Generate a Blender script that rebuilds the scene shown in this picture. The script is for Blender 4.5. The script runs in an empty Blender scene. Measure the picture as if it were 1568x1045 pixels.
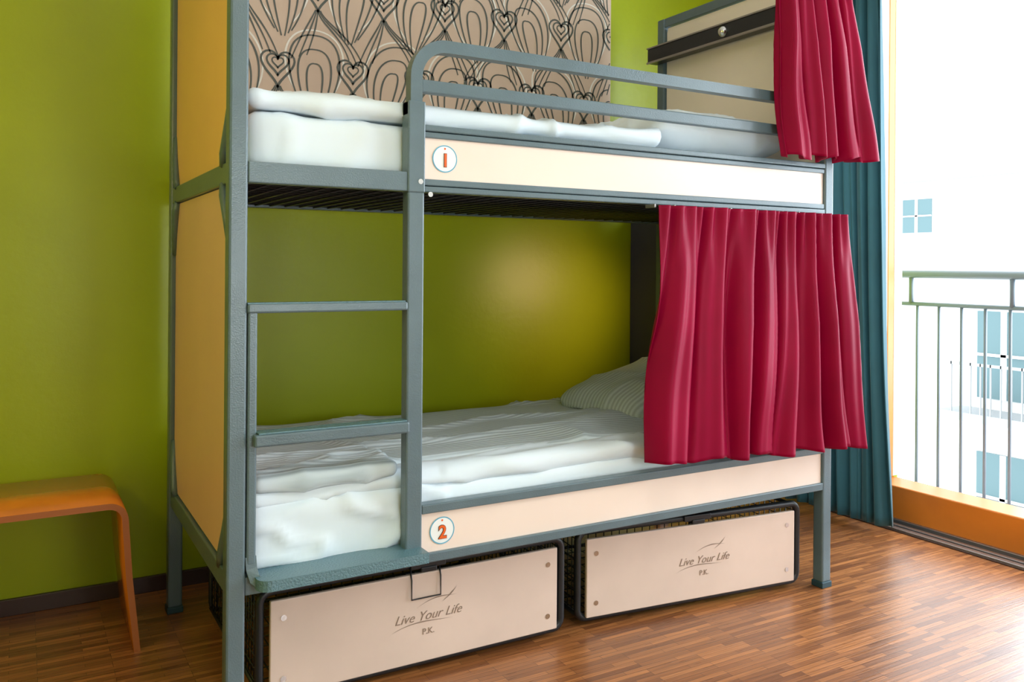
import bpy, bmesh, math, random
from mathutils import Vector, Matrix, noise
random.seed(7)
S=bpy.context.scene
S.view_settings.view_transform='Standard'
S.view_settings.look='None'
S.view_settings.exposure=0.0
COL=bpy.context.collection

# ------------------------------------------------------------------ materials
def mat(name,color,rough=.5,metal=0,spec=.5,coat=0,sheen=0,bump=None,var=None,emit=None):
    m=bpy.data.materials.new(name);m.use_nodes=True
    nt=m.node_tree;N=nt.nodes;L=nt.links;b=N['Principled BSDF']
    b.inputs['Base Color'].default_value=(*color,1)
    b.inputs['Roughness'].default_value=rough
    b.inputs['Metallic'].default_value=metal
    b.inputs['Specular IOR Level'].default_value=spec
    b.inputs['Coat Weight'].default_value=coat
    if sheen:
        b.inputs['Sheen Weight'].default_value=sheen
        b.inputs['Sheen Roughness'].default_value=.4
    tc=N.new('ShaderNodeTexCoord')
    if var:   # (scale, amount)
        n=N.new('ShaderNodeTexNoise');n.inputs['Scale'].default_value=var[0];n.inputs['Detail'].default_value=4
        L.new(tc.outputs['Object'],n.inputs['Vector'])
        r=N.new('ShaderNodeValToRGB')
        r.color_ramp.elements[0].position=.3;r.color_ramp.elements[1].position=.7
        a=var[1]
        r.color_ramp.elements[0].color=(*[c*(1-a) for c in color],1)
        r.color_ramp.elements[1].color=(*[min(1,c*(1+a)) for c in color],1)
        L.new(n.outputs['Fac'],r.inputs['Fac']);L.new(r.outputs['Color'],b.inputs['Base Color'])
    if bump:  # (scale,strength,dist)
        n=N.new('ShaderNodeTexNoise');n.inputs['Scale'].default_value=bump[0];n.inputs['Detail'].default_value=3
        L.new(tc.outputs['Object'],n.inputs['Vector'])
        bp=N.new('ShaderNodeBump');bp.inputs['Strength'].default_value=bump[1];bp.inputs['Distance'].default_value=bump[2]
        L.new(n.outputs['Fac'],bp.inputs['Height']);L.new(bp.outputs['Normal'],b.inputs['Normal'])
    return m
M_metal=mat('blue_grey_paint',(.105,.158,.185),.28,0,.6,bump=(260,.35,.002),var=(6,.10))
M_metal2=mat('hammered_step',(.10,.20,.24),.26,0,.7,bump=(180,.8,.003))
M_black=mat('black_wire',(.012,.014,.018),.4)
M_dark=mat('dark_base',(.02,.02,.022),.8)
M_board=mat('cream_board',(.88,.73,.64),.38,bump=(30,.05,.001),var=(3,.03))
M_boardR=mat('brightened_end_board',(.96,.86,.76),.38,var=(3,.03))  # cream board again, colour brightened to offset the shade on the right end
M_boxp=mat('drawer_ply',(.75,.59,.51),.42,var=(5,.05))
M_panelU=mat('warm_lit_panel',(.93,.52,.22),.38,var=(2,.05))  # cream panel with the warm light put into its colour
M_panelL=mat('peach_lit_panel',(.84,.50,.37),.38,var=(2,.05))  # lower cream panel, warm light tinted into the colour too
M_wall=mat('lime_wall',(.34,.41,.004),.34,0,.35,bump=(35,.18,.004),var=(1.2,.12))
M_white=mat('white_paint',(.8,.8,.76),.6)
M_cream=mat('cream_trim',(.9,.80,.66),.5)
M_base=mat('dark_baseboard',(.05,.022,.015),.4)
M_paper=mat('wallpaper_tan',(.70,.53,.42),.6,var=(1.5,.12))
M_ink=mat('wallpaper_ink',(.09,.10,.09),.5)
M_inkw=mat('wallpaper_white_line',(.88,.84,.78),.5)
M_teal=mat('teal_cloth',(.020,.105,.14),.75,sheen=.2,bump=(300,.2,.001),var=(3,.15))
M_burg=mat('burgundy_satin',(.27,.000,.032),.5,0,.14,var=(2.5,.18))
M_sheet=mat('white_sheet',(.74,.83,.90),.8,bump=(9,.25,.01))
M_frameO=mat('orange_wood_frame',(.70,.20,.02),.35,var=(4,.12))
M_alu=mat('aluminium',(.35,.33,.32),.35,.8)
M_rail=mat('railing_teal',(.17,.22,.27),.4)
M_stool=mat('orange_plywood',(.72,.21,.02),.25,coat=.4,var=(5,.15))
M_ply=mat('ply_edge',(.40,.12,.03),.4)
M_bld=mat('white_facade',(.88,.88,.88),.8)
M_grey=mat('facade_grey',(.34,.36,.37),.8)
M_bwin=mat('facade_glass',(.12,.21,.23),.3)
M_brick=mat('brick_red',(.5,.2,.15),.8)
M_stk=mat('sticker_white',(.85,.88,.88),.4)
M_stkb=mat('sticker_blue',(.10,.40,.58),.4)
M_stko=mat('sticker_orange',(.80,.12,.01),.4)
M_print=mat('brown_print',(.30,.21,.16),.5)
M_num=mat('numeral_dark',(.12,.06,.04),.5)
M_chrome=mat('chrome',(.7,.7,.7),.2,1)
M_rubber=mat('teal_rubber',(.02,.06,.08),.5)
M_violet=mat('violet_blocker',(.06,.055,.12),.5)  # dark colour of the added daylight blocker

def stripes_mat():
    m=mat('striped_duvet',(.72,.75,.74),.85)
    nt=m.node_tree;N=nt.nodes;L=nt.links;b=N['Principled BSDF']
    tc=N.new('ShaderNodeTexCoord')
    w=N.new('ShaderNodeTexWave');w.wave_type='BANDS';w.bands_direction='Y';w.inputs['Scale'].default_value=16;w.inputs['Distortion'].default_value=.6
    w.inputs['Detail'].default_value=0
    L.new(tc.outputs['Object'],w.inputs['Vector'])
    r=N.new('ShaderNodeValToRGB');r.color_ramp.elements[0].color=(.45,.53,.57,1);r.color_ramp.elements[1].color=(.66,.75,.80,1)
    L.new(w.outputs['Fac'],r.inputs['Fac']);L.new(r.outputs['Color'],b.inputs['Base Color'])
    bp=N.new('ShaderNodeBump');bp.inputs['Strength'].default_value=.3;bp.inputs['Distance'].default_value=.004
    L.new(w.outputs['Fac'],bp.inputs['Height']);L.new(bp.outputs['Normal'],b.inputs['Normal'])
    return m
M_duvet=stripes_mat()

def floor_mat():
    m=mat('parquet',(.4,.2,.1),.27,coat=.25)
    nt=m.node_tree;N=nt.nodes;L=nt.links;b=N['Principled BSDF']
    tc=N.new('ShaderNodeTexCoord')
    br=N.new('ShaderNodeTexBrick');br.inputs['Scale'].default_value=1
    br.inputs['Brick Width'].default_value=.19;br.inputs['Row Height'].default_value=.019
    br.inputs['Mortar Size'].default_value=.0006;br.inputs['Bias'].default_value=0
    br.offset=.37;br.offset_frequency=3
    br.inputs['Color1'].default_value=(.43,.165,.052,1);br.inputs['Color2'].default_value=(.19,.065,.022,1);br.inputs['Mortar'].default_value=(.06,.02,.01,1)
    L.new(tc.outputs['Object'],br.inputs['Vector'])
    mp=N.new('ShaderNodeMapping');mp.inputs['Scale'].default_value=(4,90,1)
    L.new(tc.outputs['Object'],mp.inputs['Vector'])
    n=N.new('ShaderNodeTexNoise');n.inputs['Scale'].default_value=1.5;n.inputs['Detail'].default_value=5
    L.new(mp.outputs['Vector'],n.inputs['Vector'])
    mx=N.new('ShaderNodeMix');mx.data_type='RGBA';mx.blend_type='OVERLAY';mx.inputs[0].default_value=.6
    L.new(br.outputs['Color'],mx.inputs[6]);L.new(n.outputs['Fac'],mx.inputs[7])
    L.new(mx.outputs[2],b.inputs['Base Color'])
    bp=N.new('ShaderNodeBump');bp.inputs['Strength'].default_value=.3;bp.inputs['Distance'].default_value=.003
    L.new(n.outputs['Fac'],bp.inputs['Height']);L.new(bp.outputs['Normal'],b.inputs['Normal'])
    b.inputs['Coat Roughness'].default_value=.25
    rr=N.new('ShaderNodeMapRange');rr.inputs[3].default_value=.2;rr.inputs[4].default_value=.42
    L.new(n.outputs['Fac'],rr.inputs[0]);L.new(rr.outputs[0],b.inputs['Roughness'])
    return m
M_floor=floor_mat()

# ------------------------------------------------------------------ helpers
def obj(name,me,mats,parent=None,smooth=False):
    for m in (mats if isinstance(mats,(list,tuple)) else [mats]): me.materials.append(m)
    o=bpy.data.objects.new(name,me);COL.objects.link(o)
    if smooth:
        for p in me.polygons:p.use_smooth=True
    if parent:
        o.parent=parent;o.matrix_parent_inverse=parent.matrix_world.inverted()
    return o
def empty(name,loc=(0,0,0)):
    e=bpy.data.objects.new(name,None);e.location=loc;e.empty_display_size=.1;COL.objects.link(e)
    e.matrix_world=Matrix.Translation(loc);return e
def bm_box(bm,x0,x1,y0,y1,z0,z1,mi=0,bev=0):
    r=bmesh.ops.create_cube(bm,size=1)
    vs=r['verts']
    for v in vs:
        v.co=Vector(((x0+x1)/2+v.co.x*(x1-x0),(y0+y1)/2+v.co.y*(y1-y0),(z0+z1)/2+v.co.z*(z1-z0)))
    fs=set(f for v in vs for f in v.link_faces)
    for f in fs:f.material_index=mi
    if bev:
        es=list(set(e for v in vs for e in v.link_edges))
        rr=bmesh.ops.bevel(bm,geom=es,offset=bev,segments=2,affect='EDGES',profile=.5)
        for f in rr['faces']:f.material_index=mi
def boxes(name,lst,mats,parent=None,bev=.003):
    bm=bmesh.new()
    for b in lst:
        bm_box(bm,*b[:6],mi=(b[6] if len(b)>6 else 0),bev=bev)
    me=bpy.data.meshes.new(name);bm.to_mesh(me);bm.free()
    return obj(name,me,mats,parent)
def sweep(bm,pts,w,h=None,n=8,up=Vector((0,1,0)),closed=False,mi=0):
    pts=[Vector(p) for p in pts];k=len(pts);rings=[]
    for i,p in enumerate(pts):
        if closed: t=(pts[(i+1)%k]-pts[i-1])
        else: t=pts[min(i+1,k-1)]-pts[max(i-1,0)]
        t.normalize()
        u=up
        if abs(t.dot(u))>.95: u=Vector((1,0,0)) if abs(t.x)<.9 else Vector((0,0,1))
        a=t.cross(u).normalized();b=a.cross(t).normalized()
        if h is None:
            ring=[bm.verts.new(p+a*w*math.cos(2*math.pi*j/n)+b*w*math.sin(2*math.pi*j/n)) for j in range(n)]
        else:
            ring=[bm.verts.new(p+a*w/2*sx+b*h/2*sy) for sx,sy in ((-1,-1),(1,-1),(1,1),(-1,1))]
        rings.append(ring)
    m=len(rings[0])
    rg=range(k if closed else k-1)
    for i in rg:
        A=rings[i];B=rings[(i+1)%k]
        for j in range(m):
            f=bm.faces.new((A[j],A[(j+1)%m],B[(j+1)%m],B[j]));f.material_index=mi
            f.smooth=(h is None)
    if not closed:
        bm.faces.new(rings[0][::-1]).material_index=mi;bm.faces.new(rings[-1]).material_index=mi
def sweeps(name,paths,mats,parent=None):
    bm=bmesh.new()
    for p in paths: sweep(bm,**p)
    bmesh.ops.recalc_face_normals(bm,faces=bm.faces)
    me=bpy.data.meshes.new(name);bm.to_mesh(me);bm.free()
    return obj(name,me,mats,parent)
def soft(name,x0,x1,y0,y1,z0,z1,r,step,disp,m,parent=None):
    bm=bmesh.new();lo=Vector((x0,y0,z0));hi=Vector((x1,y1,z1));size=hi-lo
    nn=[max(2,int(s/step)) for s in size]
    vd={}
    def V(i,j,k):
        key=(i,j,k)
        if key not in vd:
            p=Vector((lo.x+size.x*i/nn[0],lo.y+size.y*j/nn[1],lo.z+size.z*k/nn[2]))
            rr=min(r,size.x/2*.99,size.y/2*.99,size.z/2*.99)
            q=Vector([min(max(p[a],lo[a]+rr),hi[a]-rr) for a in range(3)])
            d=p-q
            n=d.normalized() if d.length>1e-9 else Vector((0,0,1))
            p2=q+n*rr
            if disp: p2=p2+disp(p2,n)
            vd[key]=bm.verts.new(p2)
        return vd[key]
    X,Y,Z=nn
    for i in range(X):
        for j in range(Y):
            bm.faces.new((V(i,j,Z),V(i+1,j,Z),V(i+1,j+1,Z),V(i,j+1,Z)))
            bm.faces.new((V(i,j,0),V(i,j+1,0),V(i+1,j+1,0),V(i+1,j,0)))
    for i in range(X):
        for k in range(Z):
            bm.faces.new((V(i,0,k),V(i+1,0,k),V(i+1,0,k+1),V(i,0,k+1)))
            bm.faces.new((V(i,Y,k),V(i,Y,k+1),V(i+1,Y,k+1),V(i+1,Y,k)))
    for j in range(Y):
        for k in range(Z):
            bm.faces.new((V(0,j,k),V(0,j,k+1),V(0,j+1,k+1),V(0,j+1,k)))
            bm.faces.new((V(X,j,k),V(X,j+1,k),V(X,j+1,k+1),V(X,j,k+1)))
    me=bpy.data.meshes.new(name);bm.to_mesh(me);bm.free()
    return obj(name,me,m,parent,True)
def nz(x,y,z): return noise.noise(Vector((x,y,z)))
def ridge(x,y,z): return 1-abs(nz(x,y,z))*2
def wrinkle(p,sx,sy,sz,amp,seed=0,hf=.2):
    w=.8*nz(p.x*2+seed,p.y*2,p.z*2)
    return amp*(ridge(p.x*sx+w+seed,p.y*sy+w,p.z*sz)**4*.8+.45*nz(p.x*sx*.7+seed,p.y*sy*.7,p.z*sz)+hf*nz(p.x*sx*2.1+seed,p.y*sy*2.1,p.z*sz*2))
def textmesh(name,body,size,loc,mats,parent,shear=0,bold=0,rotz=0):
    c=bpy.data.curves.new(name,'FONT');c.body=body;c.size=size;c.align_x='CENTER';c.align_y='CENTER';c.shear=shear
    c.extrude=.0006;c.offset=bold;c.resolution_u=4
    o=bpy.data.objects.new(name,c);COL.objects.link(o)
    dg=bpy.context.evaluated_depsgraph_get();dg.update()
    me=bpy.data.meshes.new_from_object(o.evaluated_get(dg))
    bpy.data.objects.remove(o)
    me.transform(Matrix.Translation(loc)@Matrix.Rotation(rotz,4,'Z')@Matrix.Rotation(math.pi/2,4,'X'))
    me.materials.clear()
    return obj(name,me,mats,parent)
def disc(bm,c,r,y,th,mi,n=40,r2=0):
    vs=[bm.verts.new((c[0]+r*math.cos(2*math.pi*i/n),y,c[1]+r*math.sin(2*math.pi*i/n))) for i in range(n)]
    if r2:
        v2=[bm.verts.new((c[0]+r2*math.cos(2*math.pi*i/n),y,c[1]+r2*math.sin(2*math.pi*i/n))) for i in range(n)]
        for i in range(n):
            bm.faces.new((vs[i],vs[(i+1)%n],v2[(i+1)%n],v2[i])).material_index=mi
    else: bm.faces.new(vs).material_index=mi

# ------------------------------------------------------------------ room shell
YW=1.15;XL=-1.7;XR=3.05;YF=-3.4;ZC=2.9
boxes('floor',[(XL,XR+.2,YF,YW,-.1,0)],M_floor,bev=0)
boxes('ceiling',[(XL,XR+.2,YF,YW,ZC,ZC+.1)],M_white,bev=0)
boxes('wall_back',[(XL-.1,XR+.2,YW,YW+.15,-.1,ZC+.1)],M_wall,bev=0)
boxes('wall_left',[(XL-.12,XL,YF,YW,-.1,ZC+.1)],M_wall,bev=0)
boxes('wall_front',[(XL-.1,XR+.2,YF-.12,YF,-.1,ZC+.1)],M_white,bev=0)
WJ=.525   # window left jamb y
boxes('wall_right',[(XR,XR+.2,WJ,YW,-.1,ZC+.1),(XR,XR+.2,-2.7,WJ,2.62,ZC+.1),(XR,XR+.2,YF,-2.7,-.1,ZC+.1)],M_wall,bev=0)
boxes('baseboard_back',[(XL,XR,YW-.015,YW,0,.055)],M_base,bev=.002)
boxes('baseboard_left',[(XL,XL+.015,YF,YW-.02,0,.055)],M_base,bev=.002)
boxes('trim_2',[(XR-.012,XR,WJ,WJ+.11,0,2.62)],M_cream,bev=.002)
win=empty('window_1',(XR+.08,-1.2,0))
boxes('sill_frame',[(XR,XR+.16,-2.7,WJ,-.02,.165),(XR+.09,XR+.14,WJ-.02,WJ,.165,2.62),(XR+.02,XR+.14,-2.7,-2.62,.165,2.62),(XR+.02,XR+.14,-2.7,WJ,2.54,2.62),
   (XR+.03,XR+.12,-1.26,-1.16,.165,2.54)],M_frameO,win,.006)
boxes('floor_track',[(XR-.12,XR-.09,-2.7,WJ+.2,0,.012),(XR-.07,XR-.045,-2.7,WJ+.2,0,.012),(XR-.02,XR,-2.7,WJ+.2,0,.02)],M_alu,win,.002)
boxes('track_gap',[(XR-.13,XR,-2.7,WJ+.2,-.001,.004)],M_base,win,0)
boxes('casement_stile',[(XR+.0,XR+.09,WJ-.02,WJ+.001,.17,2.54),(XR+.14,XR+.2,WJ-.02,WJ+.001,.17,2.6)],M_cream,win,.004)

# wallpaper panel with heart line art
wp=empty('wallpaper_panel',(1.1,YW,1.45))
PX0,PX1,PZ0,PZ1=.20,1.976,1.45,2.85
boxes('paper',[(PX0,PX1,YW-.004,YW+.001,PZ0,PZ1)],M_paper,wp,bev=0)
def ribbon(bm,pts,w,mi=0,y=.0055):
    pts=[Vector((p[0],0,p[1])) for p in pts];prev=None
    k=len(pts)
    for i,p in enumerate(pts):
        t=(pts[min(i+1,k-1)]-pts[max(i-1,0)]).normalized()
        n=Vector((-t.z,0,t.x))*w/2*(1-.35*abs(2*i/(k-1)-1))
        a=p+n;b=p-n
        ok=all(PX0+.002<q.x<PX1-.002 and PZ0<q.z<PZ1 for q in (a,b))
        cur=None
        if ok:
            cur=(bm.verts.new((a.x,YW-y,a.z)),bm.verts.new((b.x,YW-y,b.z)))
            if prev:
                bm.faces.new((prev[0],prev[1],cur[1],cur[0])).material_index=mi
        prev=cur
def heart(cx,cz,s,elong=1.):
    out=[]
    for i in range(41):
        t=2*math.pi*i/40
        x=16*math.sin(t)**3;z=13*math.cos(t)-5*math.cos(2*t)-2*math.cos(3*t)-math.cos(4*t)
        if z<0:z*=elong
        out.append((cx+x*s/16,cz+z*s/16))
    return out
def bez(p0,p1,p2,p3,n=18):
    r=[]
    for i in range(n+1):
        t=i/n;a=(1-t)**3;b=3*t*(1-t)**2;c=3*t*t*(1-t);d=t**3
        r.append((a*p0[0]+b*p1[0]+c*p2[0]+d*p3[0],a*p0[1]+b*p1[1]+c*p2[1]+d*p3[1]))
    return r
bm=bmesh.new();DX=.285;DZ=.31
for row in range(-2,4):
    for c in range(-1,9):
        cx=.412+DX*c+(DX/2 if row%2 else 0)+.015*math.sin(row*2.3+c);cz=1.93+DZ*row
        lean=.05*math.sin(c*1.3+row)
        ribbon(bm,heart(cx,cz,.022),.007)
        ribbon(bm,heart(cx,cz-.003,.042,1.1),.009)
        ribbon(bm,heart(cx,cz-.008,.064,1.3),.010)
        for sgn in (-1,1):
            for k in range(3):
                o=.012*k
                ribbon(bm,bez((cx+sgn*o*.4,cz-.09),(cx+sgn*(.005+o),cz-.14),(cx+sgn*(.05+2*o)+lean,cz-.17),(cx+sgn*(.085+o*2.5)+lean,cz-.27-.01*k),20),.007)
        mx=cx+DX/2
        for k in range(3):
            w=.034+.036*k;top=cz+.01+.055*k;ln=lean*(.6+.3*k)
            for sgn in (-1,1):
                ribbon(bm,bez((mx+ln,top),(mx+sgn*w*1.15+ln,top+.005),(mx+sgn*w*1.25,cz-.05+.01*k),(mx+sgn*(.006+.013*k)-lean*.3,cz-.16-.012*(4-k)),22),.008,mi=0)
            if k==2:
                w2=w+.016
                for sgn in (-1,1):
                    ribbon(bm,bez((mx+ln,top+.020),(mx+sgn*w2*1.15+ln,top+.02),(mx+sgn*w2*1.25,cz-.05+.01*k),(mx+sgn*(.010+.013*k)-lean*.3,cz-.15),22),.008,mi=1,y=.005)
me=bpy.data.meshes.new('line_art');bm.to_mesh(me);bm.free();obj('line_art',me,[M_ink,M_inkw],wp)

# ------------------------------------------------------------------ bunk bed
bed=empty('bunk_bed',(1.07,.47,0))
P=.045;L=2.09;W=.90;HT=2.29
boxes('posts',[(x,x+P,y,y+P,.02,HT) for x in (0,L) for y in (0,W)],M_metal,bed,.006)
boxes('feet',[(x-.003,x+P+.003,y-.003,y+P+.003,0,.022) for x in (0,L) for y in (0,W)],M_rubber,bed,.003)
ZU=1.358;ZL=.357
r=[]
r+=[(P,.46,0,.035,ZU,ZU+.052)]
r+=[(.508,L,0,.036,ZU,ZU+.016),(.508,L,.003,.036,ZU+.018,ZU+.036),(.508,L,.003,.036,1.505,1.521),(.508,L,0,.036,1.523,1.54)]
r+=[(P,.46,.005,.035,ZL,ZL+.045)]
r+=[(.508,L,0,.036,ZL,ZL+.026),(.508,L,0,.036,.490,.515)]
for z in (ZU,ZL): r+=[(P,L,W+.005,W+.04,z,z+.052),(.005,.04,P,W,z,z+.052),(L+.005,L+.04,P,W,z,z+.052)]
r+=[(.005,.04,P,W,HT-.04,HT),(L+.005,L+.04,P,W,HT-.04,HT)]
boxes('rails',r,M_metal,bed,.003)
boxes('side_boards',[(.508,L,.010,.024,ZU+.03,1.51),(.508,L,.010,.024,.378,.495)],M_board,bed,.002)
def arc(cx,cz,r,a0,a1,n=10,y=.018): return [(cx+r*math.cos(math.radians(a0+(a1-a0)*i/n)),y,cz+r*math.sin(math.radians(a0+(a1-a0)*i/n))) for i in range(n+1)]
g=[(.484,.018,1.36),(.484,.018,1.60)]+arc(.574,1.667,.09,180,90,12)+[(1.2,.018,1.757),(L+.01,.018,1.757)]
sweeps('guard_rail',[dict(pts=g,w=.034,h=.034)],M_metal,bed)
boxes('guard_mid_bar',[(.50,L,.004,.03,1.626,1.662)],M_metal,bed,.004)
boxes('guard_socket',[(.459,.509,-.004,.042,1.355,1.60),(.459,.509,-.002,.038,1.56,1.60)],M_metal,bed,.004)
boxes('ladder',[(.460,.508,-.002,.038,.355,1.358),(P+.002,.070,0,.03,.43,1.064),
  (P,.462,-.004,.032,1.041,1.064),(.06,.462,-.022,.03,.718,.748)],M_metal,bed,.005)
sweeps('ladder_foot_bend',[dict(pts=[(.058,.015,.45),(.060,.012,.42),(.068,.0,.395),(.085,-.01,.385)],w=.026,h=.026)],M_metal,bed)
bm=bmesh.new()
def plate(bm,x0,x1,y0,y1,z0,z1,rc):
    pts=[(x0,y1),(x1,y1),(x1,y0)]+[(x0+rc+rc*math.cos(math.radians(a)),y0+rc+rc*math.sin(math.radians(a))) for a in (270,250,230,210,190,180)]
    b=[bm.verts.new((p[0],p[1],z0)) for p in pts];t=[bm.verts.new((p[0],p[1],z1)) for p in pts];n=len(pts)
    bm.faces.new(b);bm.faces.new(t[::-1])
    for i in range(n): bm.faces.new((b[i],t[i],t[(i+1)%n],b[(i+1)%n]))
    bmesh.ops.recalc_face_normals(bm,faces=bm.faces)
plate(bm,.065,.505,-.055,.06,.378,.405,.03)
me=bpy.data.meshes.new('step_plate');bm.to_mesh(me);bm.free();obj('step_plate',me,M_metal2,bed)
boxes('step_treads',[(.07,.455,-.018,.026,.748,.752),(P,.455,-.002,.03,1.063,1.067)],M_metal2,bed,.001)
bm=bmesh.new()
for (x,z) in ((.495,1.385),(.524,1.352)):
    disc(bm,(x,z),.007,-.0052,.002,0,16)
me=bpy.data.meshes.new('bolts');bm.to_mesh(me);bm.free();obj('bolts',me,M_chrome,bed)
def endpanel(name,x,y0,y1,z0,z1,c,m):
    bm=bmesh.new()
    o=[(y0+c*.35,z0),(y1-c*.35,z0),(y1,z0+c),(y1,z1-c),(y1-c*.35,z1),(y0+c*.35,z1),(y0,z1-c),(y0,z0+c)]
    a=[bm.verts.new((x,p[0],p[1])) for p in o];b=[bm.verts.new((x+.012,p[0],p[1])) for p in o]
    bm.faces.new(a);bm.faces.new(b[::-1])
    for i in range(8):bm.faces.new((a[i],b[i],b[(i+1)%8],a[(i+1)%8]))
    bmesh.ops.recalc_face_normals(bm,faces=bm.faces)
    me=bpy.data.meshes.new(name);bm.to_mesh(me);bm.free();return obj(name,me,m,bed)
endpanel('end_panel_upper_left',.016,P+.005,W-.005,1.415,HT-.045,.13,M_panelU)
endpanel('end_panel_lower_left',.016,P+.005,W-.005,.415,1.355,.13,M_panelL)
endpanel('end_panel_upper_right',L+.016,P+.005,W-.005,1.415,HT-.045,.02,M_boardR)
endpanel('end_panel_lower_right',L+.016,P+.005,W-.005,.415,1.355,.02,M_boardR)
boxes('daylight_blocker',[(L+.014,L+.030,W+P,YW-.002,.36,1.41)],M_violet,bed,.002)  # added dark board, stops daylight leaking behind the bed
gs=[]
for (z,s) in ((1.405,1),(1.36,-1),(.405,1)):
    for (y,t) in ((P,1),(W,-1)):
        gs.append(dict(pts=[(.018,y,z+s*.17),(.012,y+t*.02,z+s*.10),(.008,y+t*.055,z+s*.03),(.012,y+t*.07,z)],w=.012,n=8,up=Vector((1,0,0))))
sweeps('gusset_tubes',gs,M_metal,bed)
ws=[]
for zz in (ZU+.012,ZL+.012):
    for i in range(15):
        y=.06+i*.06;ws.append(dict(pts=[(.04,y,zz),(L,y,zz)],w=.0032,n=5))
    for i in range(40):
        x=.07+i*.0515;ws.append(dict(pts=[(x,.03,zz-.005),(x,W+.01,zz-.005)],w=.0032,n=5,up=Vector((0,0,1))))
sweeps('wire_base',ws,M_black,bed)
boxes('base_sheet',[(.045,L,.036,W,ZU+.022,ZU+.03),(.045,L,.036,W,ZL+.022,ZL+.03)],M_dark,bed,0)
for z,t in ((1.452,'1'),(.437,'2')):
    bm=bmesh.new()
    disc(bm,(.572,z),.036,.0085,0,0);disc(bm,(.572,z),.0372,.0082,0,1,r2=.0343);
    disc(bm,(.572,z+.0275),.0028,.0080,0,2,12)
    me=bpy.data.meshes.new('sticker_'+t);bm.to_mesh(me);bm.free();obj('sticker_'+t,me,[M_stk,M_stkb,M_stko],bed)
    textmesh('numeral_edge_'+t,t,.050,(.573,.0078,z-.006),[M_num],bed,bold=.0022)
    textmesh('numeral_'+t,t,.050,(.573,.0066,z-.006),[M_stko],bed,bold=.0008)
lamp=empty('reading_lamp_bar',(L-.04,.5,2.1))
boxes('bar',[(L-.055,L+.004,.10,.95,2.085,2.155)],M_black,lamp,.008)
boxes('bar_trim',[(L-.058,L-.05,.10,.95,2.083,2.092),(L-.058,L-.05,.10,.95,2.150,2.157)],M_alu,lamp,.001)
bm=bmesh.new()
bmesh.ops.create_uvsphere(bm,u_segments=20,v_segments=12,radius=.022,matrix=Matrix.Translation((L-.06,.46,2.118)))
me=bpy.data.meshes.new('lens');bm.to_mesh(me);bm.free();obj('lens',me,M_chrome,lamp,True)
# ------------------------------------------------------------------ bedding
def dm(amp,seed,sx=5,sy=7):
    def d(p,n):
        a=wrinkle(p,sx,sy,6,amp,seed)
        return n*a
    return d
soft('mattress',.05,L-.01,.045,W-.01,ZU+.032,1.545,.04,.022,dm(.010,3),M_sheet)
def lowm(p,n):
    a=wrinkle(p,3,6,8,.009,9,.1)
    if p.x<.6: a+=.014*ridge(p.x*4+p.z*7,p.y*4,p.z*13-p.x*4)**3
    return n*a
soft('mattress',.05,L-.01,.048,W-.01,ZL+.032,.560,.04,.014,lowm,M_sheet)
def duv(p,n):
    a=wrinkle(p,1.8,5,3,.022,21,.12)
    s=nz(p.x*1.3+5,p.y*1.5,0)*.012
    return n*a+Vector((0,0,s))
soft('duvet',.07,1.72,.15,W-.02,.567,.603,.022,.014,duv,M_duvet)
def fold(p,n):
    a=wrinkle(p,2.2,9,12,.016,33,.12)
    b=.012*math.sin(p.z*70+p.x*3+3*nz(p.x*2,0,0)) if p.x<.6 else 0
    return n*a+Vector((0,-b*.5,.006*nz(p.x*3,0,7)))
soft('folded_sheet',.065,1.95,.050,.22,.550,.600,.026,.011,fold,M_sheet)
def fold2(p,n):
    return n*(wrinkle(p,3,7,20,.016,50,.12)+.005*ridge(p.x*5,p.y*9,p.z*24)**2)
soft('rumpled_blanket',.075,.46,.050,.30,.590,.628,.018,.009,fold2,M_duvet)
def uduv(p,n): return n*(wrinkle(p,3,6,9,.018,61,.3))
soft('duvet',.055,1.37,.045,W-.03,1.550,1.60,.026,.013,uduv,M_sheet)
def pil(cx,cy,cz,rx,ry,rz,seed):
    def d(p,n):
        u=(p.x-cx)/rx;v=(p.y-cy)/ry
        k=max(0,1-u**4)*max(0,1-v**4)
        return Vector((0,0,(k**.5-1)*(p.z-cz)*.85))+n*wrinkle(p,5,5,5,.013,seed)
    return d
pl=soft('pillow',-.30,.30,-.24,.24,-.075,.075,.05,.014,pil(0,0,0,.30,.24,.075,71),M_duvet)
pl.location=(1.765,.58,.675);pl.rotation_euler=(0,math.radians(-12),math.radians(4))
pu=soft('pillow',-.32,.32,-.28,.28,-.085,.085,.05,.015,pil(0,0,0,.32,.28,.085,77),M_sheet)
pu.location=(1.73,.40,1.635)
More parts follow.
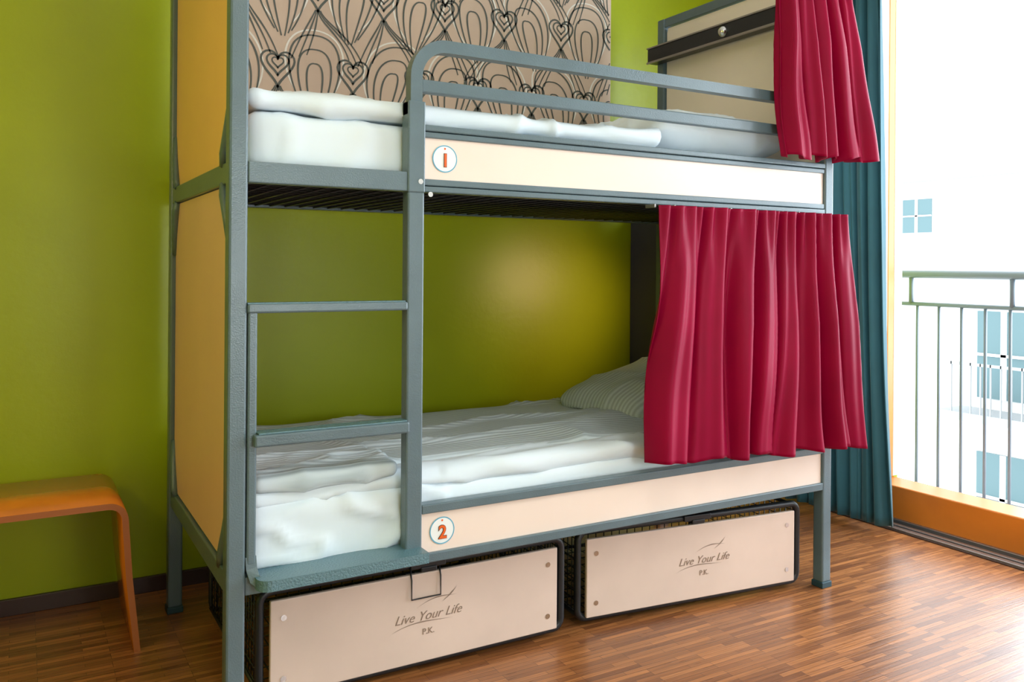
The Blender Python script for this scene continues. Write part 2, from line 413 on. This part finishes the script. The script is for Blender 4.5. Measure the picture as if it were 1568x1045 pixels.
# ------------------------------------------------------------------ curtains
def curtain(name,top,bot,zt,zb,m,npl,amp,yc,nx=280,nzv=70,seed=0,axis='x',pin=.5,phase=0,zbf=None,parent=None,drift=0,dense=0):
    bm=bmesh.new();G=[]
    for j in range(nzv+1):
        t=j/nzv;row=[]
        for i in range(nx+1):
            s=i/nx
            zb_=zb+(zbf(s) if zbf else 0)
            z=zt+(zb_-zt)*t
            e=t**1.3
            a=(top[0]+(top[1]-top[0])*s)*(1-e)+(bot[0]+(bot[1]-bot[0])*s)*e
            ss=s+drift*t*math.sin(math.pi*s)+dense*(s*s-s)
            ph=2*math.pi*npl*(ss+.05*nz(s*4+seed,t*.8,seed)*(.3+t))+phase
            am=amp*(.40+.60*min(1,t*2.2))*(.8+.7*nz(s*4+seed,t*.7,3.3))
            w=math.sin(ph)+.30*math.sin(2.3*ph+1.4*t+seed)+.10*math.sin(4.1*ph+2*t)
            pinch=.5*amp*math.sin(ph*3+1.5)*max(0,1-t*4)*pin
            y=am*w+pinch+.014*nz(s*6,t*2.5,seed)*t
            y+=.010*math.sin(9*(s*.9+t*.9)+seed)*t*(1-s)
            a+=.75*am*math.cos(ph*1.0)*.6
            row.append(bm.verts.new((a,yc+y,z) if axis=='x' else (yc+y,a,z)))
        G.append(row)
    for j in range(nzv):
        for i in range(nx):
            bm.faces.new((G[j][i],G[j][i+1],G[j+1][i+1],G[j+1][i]))
    me=bpy.data.meshes.new(name);bm.to_mesh(me);bm.free()
    o=obj(name,me,m,parent,True)
    sd=o.modifiers.new('s','SOLIDIFY');sd.thickness=.003
    return o
curtain('bed_curtain',(1.265,2.105),(1.250,2.215),1.352,.535,M_burg,8,.042,-.068,seed=2.2,drift=.07,dense=.35,
        zbf=lambda s:.02*(1-s)-.015*s+.007*math.sin(s*30))
curtain('bed_curtain',(1.76,2.13),(1.80,2.28),2.26,1.535,M_burg,5.5,.040,-.068,seed=8.1,zbf=lambda s:.01*math.sin(s*28)+.02*s)
boxes('curtain_hooks',[(1.262+.08*i,1.268+.08*i,-.045,.0,1.345,1.356) for i in range(11)],M_alu,bed,.001)
boxes('curtain_track',[(1.7,2.13,-.06,.003,2.258,2.27)],M_alu,bed,.001)
curtain('window_curtain',(.34,.90),(.27,.86),2.75,.03,M_teal,8,.030,2.86,seed=5.5,axis='y',nzv=60)
boxes('trim_1',[(2.82,2.90,-2.9,YW,2.75,2.77)],M_white,bev=.002)
# ------------------------------------------------------------------ storage drawers
def drawer(x0,y0,x1,y1,dep,handle):
    e=empty('underbed_storage_box',(x0,y0,0))
    wdt=math.hypot(x1-x0,y1-y0);ang=math.atan2(y1-y0,x1-x0)
    parts=[]
    parts.append(boxes('front_panel',[(0,wdt,0,.014,.03,.283)],M_boxp,None,.003))
    ps=[]
    def loop(pts,w=.006): ps.append(dict(pts=pts,w=w,n=8))
    R=.03
    def rrect(y,z0,z1,xa,xb,w):
        pts=[]
        for cx,cz,a in ((xb-R,z1-R,0),(xa+R,z1-R,90),(xa+R,z0+R,180),(xb-R,z0+R,270)):
            for k in range(5):
                t=math.radians(a+k*22.5);pts.append((cx+R*math.cos(t),y,cz+R*math.sin(t)))
        ps.append(dict(pts=pts,w=w,n=8,closed=True))
    rrect(.018,.025,.305,-.024,wdt+.024,.012);rrect(dep,.022,.305,-.02,wdt+.02,.007)
    for z in (.305,.022):
        for x in (-.018,wdt+.018): loop([(x,.02,z-.01 if z>.1 else z+.01),(x,dep,z-.01 if z>.1 else z+.01)],.007)
    for x in (-.018,wdt+.018):
        for i in range(22): yy=.04+i*(dep-.06)/21;loop([(x,yy,.03),(x,yy,.295)],.0018)
        for i in range(8): loop([(x,.02,.045+i*.033),(x,dep,.045+i*.033)],.0018)
    for i in range(24): xx=i*wdt/23;loop([(xx,.02,.03),(xx,dep,.03)],.002)
    for i in range(10): loop([(0,.05+i*(dep-.07)/9,.03),(wdt,.05+i*(dep-.07)/9,.03)],.002)
    for i in range(24): xx=i*wdt/23;loop([(xx,dep,.03),(xx,dep,.30)],.002)
    parts.append(sweeps('wire_cage',ps,M_black))
    h=wdt*.5
    hp=[dict(pts=[(h+.04,.006,.30),(h+.04,-.006,.27),(h+.04,-.007,.215),(h-.05,-.007,.215),(h-.05,-.006,.27),(h-.05,.006,.30)],w=.0024,n=6)]
    if handle: parts.append(sweeps('wire_handle',hp,M_black))
    parts.append(boxes('latch',[(h-.05,h+.06,.0,.03,.295,.315),(h-.02,h+.03,-.004,.03,.285,.30)],M_black,None,.003))
    bm=bmesh.new()
    for x in (.035,wdt-.035):
        for z in (.075,.235):
            disc(bm,(x,z),.008,-.0015,0,0,16)
    me=bpy.data.meshes.new('screws');bm.to_mesh(me);bm.free();parts.append(obj('screws',me,M_chrome))
    hc=h-.005 if handle else h+.02
    zc=.160
    tx=textmesh('motto','Live Your Life',.037,(hc+.01,-.001,zc),[M_print],None,shear=.4,bold=-.0004);parts.append(tx)
    parts.append(textmesh('motto_initials','P.K.',.024,(hc+.01,-.001,zc-.045),[M_print],None))
    bm=bmesh.new()
    def rib(pts,w):
        prev=None
        for i,(a,b) in enumerate(pts):
            k=1-abs(2*i/(len(pts)-1)-1);c=(bm.verts.new((a,-.0012,b+w*k)),bm.verts.new((a,-.0012,b-w*k*.2)))
            if prev:bm.faces.new((prev[0],prev[1],c[1],c[0]))
            prev=c
    rib(bez((hc-.11,zc-.035),(hc-.04,zc-.005),(hc+.02,zc-.02),(hc+.09,zc-.02)),.003)
    rib(bez((hc-.03,zc+.025),(hc+.03,zc+.055),(hc+.06,zc+.045),(hc+.10,zc+.045)),.003)
    rib(bez((hc+.05,zc+.03),(hc+.08,zc+.045),(hc+.09,zc+.055),(hc+.10,zc+.07)),.004)
    me=bpy.data.meshes.new('flourish');bm.to_mesh(me);bm.free();parts.append(obj('flourish',me,M_print))
    parts.append(boxes('casters',[(x,x+.03,y,y+.02,0,.03) for x in (.05,wdt-.08) for y in (.06,dep-.08)],M_black,None,.004))
    T=Matrix.Translation((x0,y0,0))@Matrix.Rotation(ang,4,'Z')
    for p in parts:
        p.data.transform(T)
        p.parent=e;p.matrix_parent_inverse=e.matrix_world.inverted()
drawer(.138,.127,1.027,.127,.68,True)
drawer(1.150,.143,2.000,.050,.66,False)
# ------------------------------------------------------------------ stool (bent plywood)
bm=bmesh.new()
def plyprof():
    pts=[];xl,xr,zt=-.66,-.155,.452;R=.055
    pts.append((xr+.045,0))
    pts.append((xr+.022,.22))
    pts+= [(xr-R+.01+R*math.cos(math.radians(a)),zt-R+R*math.sin(math.radians(a))) for a in range(5,91,12)]
    pts+= [(xl+R+R*math.cos(math.radians(a)),zt-R+R*math.sin(math.radians(a))) for a in range(90,176,12)]
    pts.append((xl-.022,.22));pts.append((xl-.045,0))
    return pts
prof=plyprof();th=.018
outer=[Vector((p[0],0,p[1])) for p in prof];inner=[]
for i,p in enumerate(outer):
    t=(outer[min(i+1,len(outer)-1)]-outer[max(i-1,0)]).normalized();n=Vector((-t.z,0,t.x))
    q=p+n*th*1.0
    if i in (0,len(outer)-1): q.z=0
    inner.append(q)
rows=[]
for y in (.66,1.07):
    rows.append(([bm.verts.new((p.x,y,p.z)) for p in outer],[bm.verts.new((p.x,y,p.z)) for p in inner]))
k=len(outer)
for i in range(k-1):
    (a,b),(c,d)=rows
    bm.faces.new((a[i],a[i+1],c[i+1],c[i])).smooth=True
    bm.faces.new((b[i],d[i],d[i+1],b[i+1])).smooth=True
    f=bm.faces.new((a[i],b[i],b[i+1],a[i+1]));f.material_index=1
    f=bm.faces.new((c[i],c[i+1],d[i+1],d[i]));f.material_index=1
for i in (0,k-1): bm.faces.new((rows[0][0][i],rows[1][0][i],rows[1][1][i],rows[0][1][i]))
bmesh.ops.recalc_face_normals(bm,faces=bm.faces)
me=bpy.data.meshes.new('stool');bm.to_mesh(me);bm.free();obj('stool',me,[M_stool,M_ply])
# ------------------------------------------------------------------ balcony + outside
bal=empty('balcony_railing',(3.5,-.5,0))
rp=[dict(pts=[(3.5,-3.2,1.135),(3.5,1.6,1.135)],w=.02,n=12),dict(pts=[(3.5,-3.2,.985),(3.5,1.6,.985)],w=.011,n=8),dict(pts=[(3.5,-3.2,.065),(3.5,1.6,.065)],w=.013,n=8)]
for i in range(38):
    y=-2.9+i*.1165;rp.append(dict(pts=[(3.5,y,.065),(3.5,y,.985)],w=.0075,n=8))
for y in (-2.8,-1.7,-.6,.12,.63,1.5): rp.append(dict(pts=[(3.5,y,.985),(3.5,y,1.135)],w=.012,n=8))
sweeps('bars',rp,M_rail,bal)
boxes('slab',[(XR+.2,3.62,-3.2,1.7,-.15,-.03)],M_bld,bal,0)
boxes('posts',[(3.485,3.515,y-.015,y+.015,-.03,1.12) for y in (-2.8,1.5)],M_rail,bal,0)
def building(name,x,y0,y1,z0,z1,wins,slabs):
    e=empty(name,(x,(y0+y1)/2,z0))
    boxes('facade',[(x,x+1.5,y0,y1,z0,z1)],M_bld,e,0)
    boxes('windows',[(x-.05,x+.02,a,b,c,d) for a,b,c,d in wins],M_bwin,e,0)
    fr=[]
    for a,b,c,d in wins:
        m=(a+b)/2;w=.03*(b-a)+.02
        fr+=[(x-.08,x-.04,m-w,m+w,c,d),(x-.08,x-.04,a,b,(c+d)/2-w/2,(c+d)/2+w/2)]
    boxes('window_bars',fr,M_bld,e,0)
    if slabs: boxes('balconies',slabs,[M_grey,M_rail,M_brick],e,0)
building('apartment_building',33.3,12,26,-8,5.0,[(20.3,21.7,2.75,4.2)],[(33.0,33.3,12,26,4.94,5.0,0)])
w=[];sl=[(14.6,15.0,-6,7.4,.97,1.03,0)]
for k in range(4):
    zt=.4-2.6*k
    for y in (3.0,4.6,6.2): w.append((y,y+1.0,zt-1.6,zt))
    sl.append((14.2,15.0,2.0,7.5,zt-1.95,zt-1.8,0))
    sl.append((14.2,14.25,2.0,7.5,zt-.95,zt-.9,0))
    for i in range(30): sl.append((14.2,14.23,2.0+i*.18,2.02+i*.18,zt-1.8,zt-.9,0))
building('courtyard_building',15.0,-6,7.4,-12,1.0,w,sl)
# ------------------------------------------------------------------ lights
wd=bpy.data.worlds.new('w');S.world=wd;wd.use_nodes=True
bg=wd.node_tree.nodes['Background'];bg.inputs[0].default_value=(.90,.96,1,1);bg.inputs[1].default_value=3.2
def area(name,loc,rot,sx,sy,e,col):
    l=bpy.data.lights.new(name,'AREA');l.shape='RECTANGLE';l.size=sx;l.size_y=sy;l.energy=e;l.color=col
    o=bpy.data.objects.new(name,l);COL.objects.link(o);o.location=loc;o.rotation_euler=rot;return o
area('window_daylight',(3.9,-1.1,1.7),(0,math.radians(80),0),2.6,3.0,150,(.76,.90,1))
clamp=empty('ceiling_fill',(.6,-1.6,2.85))  # added ceiling fixture, general fill for the interior
boxes('ceiling_fill_housing',[(.0,1.2,-1.75,-1.45,2.86,2.9)],M_white,clamp,.01)
area('ceiling_fill_light',(.6,-1.6,2.84),(0,0,0),1.2,.5,14,(1,.94,.86))
FX,FY=.75,-3.0
fl=empty('front_fill',(FX,FY,0))  # added fill fixture behind the camera, brightens the space under the bunk
sweeps('front_fill_stand',[dict(pts=[(FX,FY,.0),(FX,FY,.02)],w=.14,n=32),dict(pts=[(FX,FY,.02),(FX,FY,.80)],w=.012,n=12)],M_black,fl)
sweeps('front_fill_bowl',[dict(pts=[(FX,FY,.78),(FX,FY,.80)],w=.10,n=32)],M_white,fl)
pt=bpy.data.lights.new('front_fill_light','POINT');pt.energy=50;pt.shadow_soft_size=.26;pt.color=(.88,.95,1)
po=bpy.data.objects.new('front_fill_light',pt);COL.objects.link(po);po.location=(FX,FY,1.15);
sc=empty('left_warm_fill',(XL+.05,-.5,1.7))  # added warm fill out of view, brightens the left end panels
boxes('left_fill_backplate',[(XL,XL+.02,-.56,-.44,1.6,1.8)],M_chrome,sc,.004)
sweeps('left_fill_bowl',[dict(pts=[(XL+.09,-.5,1.62),(XL+.09,-.5,1.66)],w=.07,n=24)],M_white,sc)
p2=bpy.data.lights.new('left_warm_fill_light','POINT');p2.energy=19;p2.shadow_soft_size=.10;p2.color=(1,.74,.48)
q2=bpy.data.objects.new('left_warm_fill_light',p2);COL.objects.link(q2);q2.location=(XL+.24,-.5,1.80)
rl=empty('added_glow_spot',(1.98,.60,1.22))  # added fixture and spot that make the warm glow on the back wall
sweeps('glow_spot_arm',[dict(pts=[(L+.01,.62,1.24),(2.03,.62,1.24),(1.99,.64,1.22)],w=.008,n=8),dict(pts=[(2.0,.635,1.225),(1.95,.62,1.19)],w=.022,n=16)],M_black,rl)
sp=bpy.data.lights.new('added_glow_spot_light','SPOT');sp.energy=17;sp.color=(1,.66,.38);sp.spot_size=math.radians(72);sp.spot_blend=1;sp.shadow_soft_size=.16
so=bpy.data.objects.new('added_glow_spot_light',sp);COL.objects.link(so);so.location=(1.90,.42,1.10)
so.rotation_euler=(Vector((1.68,1.15,.98))-Vector((1.90,.42,1.10))).to_track_quat('-Z','Y').to_euler()
# ------------------------------------------------------------------ camera
cd=bpy.data.cameras.new('camera');cd.sensor_width=36;cd.lens=1300/1568*36;cd.shift_y=-114.5/1568;cd.clip_start=.05;cd.clip_end=300
cam=bpy.data.objects.new('camera',cd);COL.objects.link(cam)
a=math.radians(59.88);ro=.0075
F=Vector((math.cos(a),math.sin(a),0));R0=Vector((math.sin(a),-math.cos(a),0));U0=Vector((0,0,1))
R1=R0*math.cos(ro)+U0*math.sin(ro);U1=U0*math.cos(ro)-R0*math.sin(ro)
mw=Matrix(((R1.x,U1.x,-F.x,-.431),(R1.y,U1.y,-F.y,-2.09),(R1.z,U1.z,-F.z,1.16),(0,0,0,1)))
cam.matrix_world=mw;S.camera=cam
